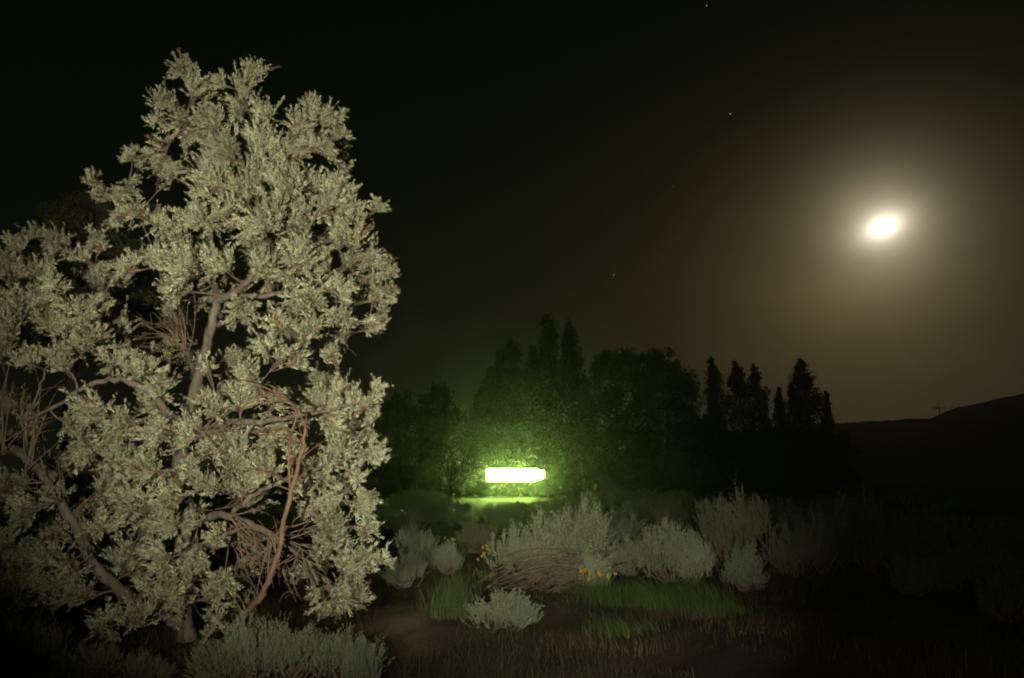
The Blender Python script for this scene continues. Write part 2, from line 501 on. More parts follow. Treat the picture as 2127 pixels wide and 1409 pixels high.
# ------------------------------------------------------------------ the big torch-lit tree
TY = 8.5
clumps = [  # px, py, radius px in the photograph
 (383,150,34),(408,200,42),(440,262,46),(520,168,40),(512,215,46),(552,262,50),(462,172,22),(640,225,32),(665,250,36),(695,245,26),(702,285,22),
 (620,275,40),(655,315,42),(600,315,46),(350,228,40),(382,265,46),(328,252,20),(298,322,30),(345,320,42),(352,368,30),(275,335,16),
 (480,325,60),(550,320,56),(450,390,60),(520,400,66),(590,400,60),(645,385,42),(425,455,54),(480,470,64),(560,470,64),(622,470,54),
 (705,385,28),(732,405,24),(690,440,44),(742,462,36),(778,440,26),(722,512,50),(770,532,36),(798,565,30),(808,605,24),(790,652,20),(778,675,14),
 (680,560,50),(640,540,50),(600,560,56),(550,572,44),(642,622,44),(700,655,22),(722,665,16),(690,745,22),(640,690,42),(590,682,44),(560,722,44),(610,752,38),(700,610,34),
 (186,382,18),(212,400,20),(268,392,20),(246,418,24),(285,442,34),(318,462,36),(240,462,24),(345,475,36),(385,505,50),
 (225,572,26),(280,562,36),(340,552,44),(400,562,46),(375,612,40),(205,512,34),(170,540,26),(470,560,54),(505,640,44),
 (40,515,32),(16,570,44),(80,570,38),(122,602,38),(60,640,54),(20,705,46),(110,690,50),(172,662,44),(205,655,34),(192,715,44),(60,760,40),(130,760,40),(250,752,44),(300,772,44),(332,812,38),(15,640,44),(150,720,40),
 (500,840,44),(450,845,40),(430,760,22),(565,840,30),(520,780,36),
 (782,815,24),(752,842,38),(702,822,34),(722,882,50),(680,872,40),(780,870,20),(762,942,34),(702,952,46),(662,985,36),(742,1052,38),(702,1042,44),(758,1102,32),(760,1172,34),(792,1165,20),(722,1182,40),(742,1245,34),(682,1150,38),(690,1232,44),(645,1190,30),(740,1000,36),(690,1100,40),(650,1060,34),
 (462,905,54),(402,905,44),(545,900,44),(482,972,50),(562,985,44),(620,1025,26),(505,1030,36),(600,945,24),(440,1010,38),
 (200,862,50),(270,882,50),(332,905,44),(182,925,46),(242,962,50),(312,982,50),(222,1032,50),(302,1052,50),(362,1035,40),(365,1092,42),(292,1112,46),(212,1100,42),(345,1162,44),(262,1182,46),(330,850,36),(150,880,40),
 (60,1152,40),(16,1130,44),(110,1165,40),(105,1222,44),(32,1222,48),(182,1245,44),(332,1242,44),(285,1292,40),(432,1252,38),(445,1302,34),(385,1205,38),(465,1215,30),(230,1300,44),(150,1310,44),(60,1300,44),(370,1310,40),(372,1262,34),(395,1330,30),(340,1345,36),(415,1085,26),(395,985,30),(150,1190,36),(20,1010,44),(60,1060,40),(120,1040,36),(450,1120,24),(410,1150,28),
]

mains = {  # px, py, depth offset from the trunk (m), radius (m)
 'trunk': [(388,1352,0,.10),(380,1200,0,.095),(386,1060,0,.095),(372,950,-.05,.10),(392,860,0,.085),(420,750,0,.068),(444,660,-.05,.06),(452,612,-.1,.052)],
 'a': [(450,625,-.1,.05),(490,605,-.25,.042),(526,570,-.3,.038),(540,500,-.3,.032),(546,420,-.1,.024),(530,300,.1,.016),(515,200,.2,.007)],
 'b': [(450,612,-.1,.045),(438,500,.2,.035),(428,380,.3,.025),(415,280,.2,.015),(392,165,.1,.006)],
 'c': [(392,872,0,.055),(355,868,-.4,.05),(318,822,-.6,.045),(250,788,-.7,.038),(180,802,-.7,.03),(120,842,-.7,.022),(40,880,-.7,.012)],
 'd': [(384,1300,.05,.075),(300,1262,-.1,.07),(205,1185,-.3,.065),(150,1085,-.4,.06),(90,990,-.5,.05),(40,942,-.5,.045),(-30,905,-.5,.04)],
 'e': [(388,1092,0,.055),(460,1070,-.5,.048),(530,1095,-.7,.042),(590,1125,-.8,.036),(640,1168,-.8,.028),(664,1215,-.8,.018)],
 'f': [(386,1140,.1,.05),(500,1132,0,.045),(570,1168,-.1,.04),(612,1212,-.1,.028)],
 'g': [(478,1072,-.5,.035),(520,1032,-.6,.03),(590,1000,-.6,.025),(700,955,-.4,.018),(750,900,-.3,.010)],
 'h': [(470,618,-.2,.035),(560,612,-.3,.03),(650,592,-.2,.022),(720,548,0,.015),(775,500,.1,.008)],
 'i': [(412,790,0,.04),(384,720,.5,.034),(364,660,.7,.028),(330,560,.8,.018),(290,450,.8,.010)],
 'j': [(388,900,0,.05),(470,880,-.5,.042),(560,875,-.7,.034),(650,860,-.6,.024),(740,835,-.5,.012)],
 'k': [(440,680,-.05,.035),(540,650,.4,.028),(620,655,.5,.02),(690,685,.5,.013),(728,690,.5,.008)],
 'l': [(60,965,-.5,.022),(55,880,-.6,.016),(85,800,-.6,.011),(105,730,-.6,.006)],
 'm': [(10,930,-.5,.02),(4,840,-.4,.014),(20,740,-.4,.006)],
}
tree = thing('silver_leaved_tree', 'tall silvery-leaved tree with twisting grey limbs lit up by torchlight', 'tree',
             on_ground(*at(388, 1352, TY)[:2]))
tloc = np.array(tree.location)
sk = Skeleton()
r = np.random.default_rng(11)
for key, pts in mains.items():
    P = np.array([at(p[0], p[1], TY + p[2]) for p in pts])
    if key == 'trunk':
        P[0] = [tloc[0], tloc[1], tloc[2] - 0.1]
    PP = smooth_path(P, 6)
    PP[1:] += r.normal(scale=0.008, size=(len(PP) - 1, 3))
    RR = np.interp(np.linspace(0, 1, len(PP)), np.linspace(0, 1, len(pts)), [p[3] for p in pts])
    RR = .8 * RR * (1 + 0.10 * np.sin(np.arange(len(PP)) * 1.7))
    if key == 'trunk': RR[0:2] *= [1.5, 1.2]
    b = MB(); b.tube(PP - tloc, RR, 9)
    b.build('trunk' if key == 'trunk' else 'limb', M['bark'], tree)
    sk.add(PP[2:], RR[2:])

fol, br, dead = MB(), MB(), MB()


def leafy_shoots(fol, br, starts, dirs, lens, r, leaf_l=(.034, .066), leaf_w=(.008, .013), per=38, twig_r=.003, origin=np.zeros(3)):
    for s0, d0, L in zip(starts, dirs, lens):
        d0 = unit(d0)
        bendv = r.normal(scale=.35, size=3) + np.array([0, 0, .1])
        t = np.linspace(0, 1, 4)[:, None]
        P = s0 + d0 * L * t + bendv * L * t * t * .5
        br.tube(P - origin, np.linspace(twig_r, twig_r * .35, 4), 3)
        n = max(5, int(per * L / .3))
        tt = np.sort(r.uniform(.12, 1.0, n))
        O = s0 + d0 * L * tt[:, None] + bendv * L * (tt ** 2)[:, None] * .5
        tan = unit(d0 + bendv * tt[:, None])
        perp = unit(np.cross(tan, r.normal(size=(n, 3))))
        Dl = tan * .95 + perp * r.uniform(.3, .95, (n, 1)) + np.array([0, 0, .08])
        ks = r.uniform(.62, 1.38)
        (dead if r.random() < .06 else fol).leaves(O - origin, Dl, r.uniform(*leaf_l, n) * (1.1 - .4 * tt) * ks, r.uniform(*leaf_w, n) * ks, r=r)


def fill_clump(c, R, node, nrad, r, dens=1.0, **kw):
    P = bend(node, c, r, wob=.10, n=6, lift=.08)
    r0 = min(nrad * .7, .006 + .02 * np.linalg.norm(c - node))
    RR = np.linspace(r0, .005, 6)
    br.tube(P - tloc, RR, 5)
    out = unit(c - node)
    ns = max(4, int(8 * dens))
    starts, dirs, lens = [], [], []
    for _ in range(ns):
        e = c + unit(r.normal(size=3)) * R * r.uniform(.2, .62) + out * R * .25
        s0 = P[r.integers(2, 6)]
        S = bend(s0, e, r, n=5, lift=.05)
        br.tube(S - tloc, np.linspace(.0055, .0025, 5), 3)
        m = max(3, int((3.8 + 120 * R * R) * dens))
        heading = unit(unit(e - c) * .6 + out * .5 + r.normal(scale=.35, size=3) + np.array([-.12, -.15, .35]))
        for _ in range(m):
            k = r.uniform(.35, 1) * 4; i = min(int(k), 3)
            s1 = S[i] + (S[i + 1] - S[i]) * (k - i)
            starts.append(s1)
            dirs.append(heading + r.normal(scale=.42, size=3))
            lens.append(r.uniform(.4, 1.3) * min(.30, max(.10, R * .85)))
    leafy_shoots(fol, br, starts, dirs, lens, r, origin=tloc, **kw)
    sk.add(P[2:], RR[2:])


cl = []
for px, py, rp in clumps:
    if px < 230 and py > 470:      # low left part hangs nearer and lower
        xc, hw = 120, 200
    else:
        xc, hw = 470, 360
    uu = min(1, abs(px - xc) / hw)
    off = -1.15 * math.sqrt(1 - uu * uu) * r.uniform(.35, 1.0) + r.uniform(-.1, .35)
    if py < 330: off *= .5
    Yc = TY + off
    c = at(px, py, Yc)
    cl.append((c, rp * Yc / F))
    if r.random() < .62:          # the far side of the crown
        back = at(px, py, TY)
        back = back + np.array([(tloc[0] + .25 - back[0]) * .12, r.uniform(.7, 1.9) * math.sqrt(max(.1, 1 - uu * uu)), r.uniform(-.2, .2)])
        cl.append((back, rp * Yc / F * r.uniform(.8, 1.1)))
for _ in range(50):               # inner growth between the tufts
    py = r.uniform(480, 1330); px = r.uniform(-60, 760 - 60 * (py > 640) * (py < 790))
    if (px - 310) ** 2 + (py - 660) ** 2 < 70 ** 2 or (px - 540) ** 2 + (py - 1150) ** 2 < 70 ** 2: continue
    Yc = TY + r.uniform(.3, 1.3)
    cl.append((at(px, py, Yc), r.uniform(26, 48) * Yc / F))
cl = [q for q in cl if q[0][2] - q[1] > 0.05]
ax0 = np.array(sk.P)
cl.sort(key=lambda q: float(np.min(np.linalg.norm(ax0 - q[0], axis=1))))
for c, R in cl:
    n0, nr0 = sk.nearest(c)
    fill_clump(c, R, n0, nr0, r)

# bare twiggy fans inside the crown
def bare_fan(px, py, off, n, L, ang0, spread, mat_mb, origin, rad=.006):
    p0 = at(px, py, TY + off)
    for _ in range(n):
        a = math.radians(ang0 + r.normal(scale=spread))
        d = np.array([math.cos(a), r.normal(scale=.25), math.sin(a)])
        ln = L * r.uniform(.5, 1.1)
        P = bend(p0 + r.normal(scale=.04, size=3), p0 + d * ln, r, wob=.10, n=7, lift=r.uniform(-.05, .12))
        mat_mb.tube(P - origin, np.linspace(rad, .0018, 7), 4)
        for _ in range(3):
            i = r.integers(2, 6)
            e = P[i] + unit(d + r.normal(scale=.7, size=3)) * ln * r.uniform(.2, .45)
            mat_mb.tube(bend(P[i], e, r, n=4) - origin, np.linspace(rad * .5, .0014, 4), 3)


bare = MB()
bare_fan(385, 720, -.15, 14, .55, 130, 30, bare, tloc)
bare_fan(372, 690, .1, 10, .5, 160, 30, bare, tloc)
bare_fan(420, 900, -.6, 8, .5, 20, 40, bare, tloc)
bare_fan(480, 1080, -.75, 12, .6, -50, 35, bare, tloc, .007)
bare_fan(560, 1115, -.95, 14, .6, -40, 50, bare, tloc, .008)
bare_fan(620, 1150, -.9, 12, .45, -90, 50, bare, tloc)
bare_fan(500, 1135, -.3, 12, .6, -60, 40, bare, tloc)
bare_fan(660, 690, .3, 9, .5, 0, 35, bare, tloc)
bare_fan(60, 965, -.7, 7, .75, 85, 20, bare, tloc, .008)
bare_fan(10, 935, -.7, 7, .75, 80, 20, bare, tloc, .008)
bare_fan(120, 1030, -.8, 7, .5, 120, 40, bare, tloc)
bare_fan(180, 1150, -.7, 9, .5, 140, 50, bare, tloc)
bare_fan(300, 1262, -.6, 10, .6, 60, 50, bare, tloc)
bare.build('bare_twigwork', M['twig'], tree, stuff=True)
br.build('branchwork', M['twig'], tree, stuff=True)
fol.build('crown', M['olive_leaf'], tree, smooth=False, stuff=True)
o = dead.build('withered_foliage', M['withered'], tree, smooth=False, stuff=True); o['label'] = 'withered brown sprays among the silver leaves'

# the bare orange stem that arches over in front of the trunk
ob = MB()
oy = TY - 1.35
P = smooth_path([at(*q, oy + dy) for q, dy in (((478, 1305), .3), ((500, 1284), .2), ((545, 1235), 0), ((577, 1150), 0), ((596, 1050), 0), ((620, 970), 0), ((632, 910), 0), ((628, 872), .05), ((606, 838), .1), ((574, 818), .2), ((536, 812), .3))], 6)
P[2:] += r.normal(scale=.006, size=(len(P) - 2, 3))
ob.tube(P - tloc, np.interp(np.linspace(0, 1, len(P)), [0, .3, .6, .8, 1], [.029, .024, .017, .010, .003]) * (1 + .10 * np.sin(np.arange(len(P)) * 1.9) + r.normal(scale=.11, size=len(P))), 8)
P2 = smooth_path([at(*q, oy + .03) for q in ((603, 1018), (600, 960), (604, 905), (616, 862), (600, 836), (560, 832), (528, 850))], 6)
ob.tube(P2 - tloc, np.linspace(.013, .003, len(P2)), 6)
for k in range(14):
    i = r.integers(len(P) - 26, len(P) - 6)
    e = P[i] + np.array([-r.uniform(.12, .5), r.uniform(-.2, .25), r.uniform(-.22, .16)])
    ob.tube(bend(P[i], e, r, n=7, lift=.22) - tloc, np.linspace(.007, .002, 7), 4)
for k in range(18):
    i = r.integers(6, len(P) - 20)
    e = P[i] + np.array([r.uniform(-.3, .3), r.uniform(-.2, .2), r.uniform(.1, .35)])
    ob.tube(bend(P[i], e, r, n=6, lift=.1) - tloc, np.linspace(.006, .0015, 6), 4)
o = ob.build('bare_stem', M['orange_bark'], tree); o['label'] = 'bare orange-brown stem arching over in front of the trunk'

# dim tree behind it to the left
tb = thing('leafy_tree', 'dim leafy tree half hidden behind the torch-lit silver tree', 'tree', on_ground(*at(130, 1150, 15.0)[:2]))
tbl = np.array(tb.location)
sk2 = Skeleton(); f2, b2 = MB(), MB()
P = smooth_path([tbl - [0, 0, .1], at(140, 900, 15), at(160, 700, 15), at(180, 560, 15), at(190, 440, 15)], 6)
RR = np.linspace(.16, .03, len(P)); b = MB(); b.tube(P - tbl, RR, 8); b.build('trunk', M['dark_bark'], tb); sk2.add(P[6:], RR[6:])
for px, py, rp in [(130,450,45),(180,430,50),(220,450,45),(110,520,55),(170,510,60),(230,520,60),(280,560,60),(90,600,60),(160,600,65),(240,620,65),(310,650,60),(60,700,60),(140,700,65),(230,720,65),(300,760,60),(330,640,50),(100,440,22),(250,405,22),(350,720,50)]:
    c = at(px, py, 15 + r.uniform(-1, 1)); R = rp * 15 / F
    n0, nr0 = sk2.nearest(c)
    P = bend(n0, c, r, n=5); b2.tube(P - tbl, np.linspace(min(nr0 * .7, .04), .008, 5), 5); sk2.add(P[1:], np.linspace(.03, .008, 4))
    n = 900
    O = c + unit(r.normal(size=(n, 3))) * (R * r.uniform(.1, 1, (n, 1)) ** .6) * np.array([1, 1, .8])
    f2.leaves(O - tbl, r.normal(size=(n, 3)) + [0, 0, .3], r.uniform(.05, .09, n), r.uniform(.018, .03, n), r=r)
b2.build('branchwork', M['dark_bark'], tb, stuff=True)
f2.build('crown', M['olive_back'], tb, smooth=False, stuff=True)


# ------------------------------------------------------------------ sagebrush
def sage_mesh(seed, w, h, shoots, upright=.8, lobes=5, leaf=(.022, .040), leafw=(.0055, .009), skirt=.75, per=26):
    """one sagebrush: returns (wood, foliage) meshes, base at the origin"""
    r = np.random.default_rng(seed)
    wood, fo = MB(), MB()
    sk = Skeleton()
    lob = []
    for i in range(lobes):
        a = 2 * math.pi * (i + r.uniform(-.3, .3)) / lobes
        rad = w / 2 * r.uniform(.30, .78)
        lob.append((np.array([math.cos(a) * rad, math.sin(a) * rad * .85, h * r.uniform(.22, .58)]), w * r.uniform(.16, .27), h * r.uniform(.26, .42)))
    lob.append((np.array([r.normal() * .05 * w, 0, h * .58]), w * .26, h * .46))
    for c, rw, rh in lob:
        for k in range(2):
            e = c + r.normal(scale=.12 * w, size=3) * [1, 1, .3]
            P = bend(np.array([r.normal() * .04, r.normal() * .04, -.03]), e, r, wob=.14, n=8, lift=-.05)
            R = np.linspace(.012 * h + .005, .004, 8)
            wood.tube(P, R * (1 + .15 * np.sin(np.arange(8) * 2.1)), 6); sk.add(P[2:], R[2:])
    per_l = shoots // len(lob)
    S, Dd, L = [], [], []
    for c, rw, rh in lob:
        dirs = unit(r.normal(size=(per_l, 3)) + [0, -.1, .25])
        dirs[:, 2] = np.where(dirs[:, 2] < -skirt, -dirs[:, 2], dirs[:, 2])
        pts = c + dirs * np.array([rw, rw, rh]) * r.uniform(.35, .95, (per_l, 1))
        for p, d in zip(pts, dirs):
            p[2] = max(p[2], .06)
            n0, nr0 = sk.nearest(p, .9)
            P = bend(n0, p, r, wob=.08, n=4, lift=-.05)
            wood.tube(P, np.linspace(min(.007, nr0 * .7), .0028, 4), 3)
            if r.random() < .4: sk.add(P[1:], np.linspace(.006, .003, 3))
            for _ in range(r.integers(2, 5)):
                S.append(p + r.normal(scale=.02, size=3)); Dd.append(d * (1 - upright) * 1.6 + np.array([-.08, 0, upright]) + r.normal(scale=.18, size=3))
                L.append(r.uniform(.12, .34) * (.6 + .4 * h))
    for s0, d0, ln in zip(S, Dd, L):
        d0 = unit(d0)
        bv = r.normal(scale=.2, size=3)
        n = per
        tt = np.sort(r.uniform(0, 1, n))
        O = s0 + d0 * ln * tt[:, None] + bv * ln * .5 * (tt ** 2)[:, None]
        wood.tube(s0 + d0 * ln * np.linspace(0, 1, 3)[:, None] + bv * ln * .5 * (np.linspace(0, 1, 3) ** 2)[:, None], [.0022, .0018, .001], 3)
        tan = unit(d0 + bv * tt[:, None])
        perp = unit(np.cross(tan, r.normal(size=(n, 3))))
        fo.leaves(O, tan * .9 + perp * r.uniform(.25, .75, (n, 1)), r.uniform(*leaf, n), r.uniform(*leafw, n), r=r)
    return wood, fo


SAGE = []
for i, (w, h, n, lb, upr) in enumerate([(1.15, 1.0, 250, 8, .85), (1.0, .8, 220, 7, .8), (1.4, .95, 290, 9, .75), (.8, .55, 170, 7, .85), (1.2, 1.15, 260, 8, .9)]):
    wd, fo = sage_mesh(100 + i, w, h, n, upr, lb)
    SAGE.append((wd.mesh('sage_wood_mesh', True), fo.mesh('sage_leaf_mesh', False), w, h))
mat_copies = {}


def sage_parts(var, leafmat):
    key = (var, leafmat)
    if key not in mat_copies:
        wm = SAGE[var][0]
        if not wm.materials: wm.materials.append(M['sage_wood'])
        fm = SAGE[var][1].copy(); fm.materials.clear(); fm.materials.append(M[leafmat])
        mat_copies[key] = (wm, fm)
    return mat_copies[key]


def sage(px, base_py, top_py, width_px, var, label, leafmat='sage_leaf', rz=0.0, Y=None, group='sagebrush clumps'):
    g2 = ground_at(px, base_py)
    if Y is not None: g2 = at(px, base_py, Y)[:2]
    p = on_ground(*g2)
    h = at(px, top_py, p[1])[2] - p[2]
    w = width_px * p[1] / F
    _, _, w0, h0 = SAGE[var]
    t = thing('sagebrush', label, 'shrub', p - [0, 0, .02], group, rz, (w / w0, w / w0, h / (h0 * 1.08)))
    t.rotation_euler = (.12 * math.sin(px * 1.3), .14 * math.sin(px * 2.1 + 1), rz)
    wm, fm = sage_parts(var, leafmat)
    for nm, me in (('woody_stem', wm), ('foliage', fm)):
        o = bpy.data.objects.new(nm, me); COL.objects.link(o); o.parent = t; o['kind'] = 'stuff'
    return t


# lit ones round the grass
sage(1185, 1205, 1040, 190, 0, 'tall pale grey sagebrush, tallest of the torch-lit clump', rz=.4)
sage(1075, 1205, 1092, 130, 1, 'pale grey rounded sagebrush beside the tangle of bare brown branches', rz=1.7)
sage(1130, 1210, 1120, 110, 3, 'small pale sagebrush squeezed between two taller torch-lit ones', rz=2.5)
sage(1395, 1208, 1072, 130, 4, 'pale upright sagebrush above the bright green grass', rz=2.1)
sage(1310, 1200, 1118, 110, 1, 'low pale sagebrush left of the upright one, yellow flowers at its foot', rz=.3)
sage(1440, 1212, 1112, 80, 3, 'small pale sagebrush with reddish stems behind the green grass', rz=4.1)
sage(1540, 1200, 1010, 180, 4, 'large dim green sagebrush standing right of the pale clump', 'sage_dim', rz=.9)
sage(1545, 1222, 1135, 90, 3, 'low bluish sagebrush at the foot of the large dim one', 'sage_green', rz=2.9)
sage(1055, 1305, 1232, 160, 3, 'low blue-green sagebrush on bare soil below the brown branches', 'sage_green', rz=1.1)
sage(1230, 1235, 1150, 90, 3, 'small pale sagebrush at the root of the bare branches', rz=5.0)
sage(1310, 1160, 1072, 100, 1, 'dim sagebrush peeping over the pale clump, dark soil below', 'sage_green', rz=3.3)
# dim ones to the left, by the path
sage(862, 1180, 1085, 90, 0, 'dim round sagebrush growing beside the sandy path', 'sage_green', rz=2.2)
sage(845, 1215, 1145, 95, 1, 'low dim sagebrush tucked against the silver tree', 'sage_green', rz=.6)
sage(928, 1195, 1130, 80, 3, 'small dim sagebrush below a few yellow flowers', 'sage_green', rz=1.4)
sage(985, 1150, 1080, 90, 2, 'dark sagebrush between the yellow flowers and the light box', 'sage_dim', rz=.2)
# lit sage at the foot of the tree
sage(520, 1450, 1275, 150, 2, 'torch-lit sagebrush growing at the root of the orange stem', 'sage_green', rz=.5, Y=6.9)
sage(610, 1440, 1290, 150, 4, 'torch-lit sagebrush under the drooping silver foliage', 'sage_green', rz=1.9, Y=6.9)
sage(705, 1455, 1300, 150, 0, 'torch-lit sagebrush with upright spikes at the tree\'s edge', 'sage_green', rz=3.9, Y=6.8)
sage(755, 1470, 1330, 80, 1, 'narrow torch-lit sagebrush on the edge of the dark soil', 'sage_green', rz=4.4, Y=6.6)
sage(450, 1460, 1330, 140, 3, 'dim low sagebrush in the shade under the silver tree', 'sage_dim', rz=.1, Y=6.8)
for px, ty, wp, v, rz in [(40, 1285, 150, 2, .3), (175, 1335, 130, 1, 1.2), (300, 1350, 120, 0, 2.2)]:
    sage(px, 1450, ty, wp, v, 'dim leafy shrub in the dark under the hanging branches of the silver tree', 'sage_dim', rz, Y=6.9, group='dim shrubs under the silver tree')
# the dim bank on the right
dimlab = 'dull sagebrush on the dark slope beyond the torch light'
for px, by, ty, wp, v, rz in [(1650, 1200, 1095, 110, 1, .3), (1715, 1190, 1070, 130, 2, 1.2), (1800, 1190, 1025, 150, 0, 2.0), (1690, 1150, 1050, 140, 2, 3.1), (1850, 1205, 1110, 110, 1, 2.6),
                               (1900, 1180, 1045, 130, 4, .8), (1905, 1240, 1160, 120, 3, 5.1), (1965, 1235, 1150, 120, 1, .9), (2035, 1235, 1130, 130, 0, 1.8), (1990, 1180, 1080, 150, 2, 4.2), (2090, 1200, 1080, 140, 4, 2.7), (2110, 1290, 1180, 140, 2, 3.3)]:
    sage(px, by, ty, wp, v, dimlab, 'sage_dim', rz, group='dull sagebrush on the dark slope')
# dark ones behind, towards the lawn
farlab = 'dark sagebrush in the unlit belt before the lawn'
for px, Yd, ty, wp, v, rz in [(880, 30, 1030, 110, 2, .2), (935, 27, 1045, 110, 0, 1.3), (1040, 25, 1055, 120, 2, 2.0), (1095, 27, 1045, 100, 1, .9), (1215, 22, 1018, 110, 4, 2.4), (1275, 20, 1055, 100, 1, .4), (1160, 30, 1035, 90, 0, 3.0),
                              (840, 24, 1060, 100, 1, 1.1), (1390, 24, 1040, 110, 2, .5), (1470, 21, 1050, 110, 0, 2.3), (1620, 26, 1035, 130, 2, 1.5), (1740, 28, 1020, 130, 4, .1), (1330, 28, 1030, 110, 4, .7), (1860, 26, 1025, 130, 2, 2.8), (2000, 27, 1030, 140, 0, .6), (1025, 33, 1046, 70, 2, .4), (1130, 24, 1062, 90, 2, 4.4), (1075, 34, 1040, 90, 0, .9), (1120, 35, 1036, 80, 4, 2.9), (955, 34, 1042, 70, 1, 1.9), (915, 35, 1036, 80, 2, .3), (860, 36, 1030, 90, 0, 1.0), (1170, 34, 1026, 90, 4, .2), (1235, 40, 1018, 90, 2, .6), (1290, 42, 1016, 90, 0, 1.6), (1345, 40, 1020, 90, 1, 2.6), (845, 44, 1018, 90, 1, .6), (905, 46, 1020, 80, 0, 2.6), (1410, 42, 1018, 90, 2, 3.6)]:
    sage(px, 1080, ty, wp, v, farlab, 'sage_dim', rz, Y=Yd, group='dark sagebrush before the lawn')

# collapsed bare sage branches
c0 = on_ground(*ground_at(1205, 1232))
bw = thing('dead_sagebrush', 'tangle of bare brown sage branches splayed out below the pale sagebrush', 'shrub', c0)
root = at(1225, 1180, c0[1] + .1) - c0
for k in range(62):
    e = at(r.uniform(985, 1190), r.uniform(1178, 1262), c0[1] - r.uniform(.0, .75)) - c0
    if k > 44: e = at(r.uniform(1080, 1215), r.uniform(1235, 1290), c0[1] - r.uniform(.2, .8)) - c0
    e[2] = max(e[2], .02)
    s0 = root + r.normal(scale=[.24, .16, .09], size=3)
    P = bend(s0, e, r, wob=.16, n=8, lift=.08)
    b = MB(); b.tube(P, np.linspace(r.uniform(.006, .018), .003, 8), 5)
    for q in range(4):
        i = r.integers(2, 7)
        e2 = P[i] + unit(e - s0 + r.normal(scale=.6, size=3)) * r.uniform(.1, .32)
        e2[2] = max(e2[2], .01)
        b.tube(bend(P[i], e2, r, n=5, lift=.06), np.linspace(.005, .0015, 5), 4)
    b.build('branch', M['sage_wood'], bw)


# ------------------------------------------------------------------ grass
def tuft(px, py, n, h, spread, lean, mat, label, group, wd=(.004, .008), seed=0, name='grass_tuft'):
    r = np.random.default_rng(seed)
    p = on_ground(*ground_at(px, py))
    t = thing(name, label, 'grass', p, group)
    O = np.c_[r.normal(scale=spread, size=n), r.normal(scale=spread * .7, size=n), np.full(n, -.02)]
    ln = np.c_[r.normal(lean[0], .28, n), r.normal(lean[1], .28, n), np.zeros(n)]
    b = MB(); b.blades(O, ln, h * r.uniform(.5, 1.1, n), r.uniform(*wd, n), r=r)
    b.build('blade', M[mat], t, smooth=False, stuff=True)
    return t


gl = 'bright green grass tuft leaning over in front of the pale sagebrush'
for i, (px, py, h) in enumerate([(1250, 1262, .33), (1300, 1268, .40), (1355, 1272, .46), (1400, 1268, .5), (1450, 1275, .5), (1500, 1268, .48), (1330, 1240, .42), (1430, 1240, .42), (1225, 1240, .3), (1290, 1310, .28)]):
    tuft(px, py, 380, h * 1.1, .2, (-.5, -.1), 'grass', gl, 'green grass by the sagebrush', seed=40 + i)
for i, (px, py) in enumerate([(925, 1262), (945, 1240), (905, 1290), (960, 1290)]):
    tuft(px, py, 160, .62, .10, (.05, 0), 'thin_grass', 'sparse tall thin grass beside the sandy path', 'thin grass by the path', wd=(.003, .005), seed=60 + i)
for i, (px, py) in enumerate([(1395, 1288), (1470, 1292), (1585, 1325), (1310, 1345), (1180, 1335), (1560, 1300)]):
    tuft(px, py, 110, .26, .2, (.35 if px > 1480 else -.2, -.2), 'dry_grass', 'dry brown grass tuft at the lower edge of the green grass', 'dry grass tufts', wd=(.003, .006), seed=70 + i)

# scattered ground cover, nobody could count it
n = 95000
gxy = np.c_[r.uniform(-5.5, 10, n), 5.4 + 11 * r.random(n) ** 1.5]
nzv = np.sin(gxy[:, 0] * 1.3 + 2) * np.sin(gxy[:, 1] * 1.1) + .6 * np.sin(gxy[:, 0] * 3.1 + gxy[:, 1] * 2.3)
pc = ground_at(845, 1260); pd = ground_at(850, 1400)
onpath = np.abs(gxy[:, 0] - (pc[0] + (gxy[:, 1] - pc[1]) * .05)) < .28 + .1 * np.sin(gxy[:, 1] * 3)
keep = (nzv > -.5) & ~onpath
gxy = gxy[keep]; n = len(gxy)
b = MB()
b.blades(np.c_[gxy, gz(gxy[:, 0], gxy[:, 1]) - .01], np.c_[r.normal(-.2, .5, n), r.normal(0, .5, n), np.zeros(n)], (.04 + .36 * r.random(n) ** 2) * np.clip(.6 + .5 * nzv[keep], .35, 1.35), r.uniform(.003, .006, n))
o = b.build('dry_ground_cover', M['litter'], smooth=False, stuff=True); tag(o, 'short dry grass and litter scattered over the soil', 'grass')


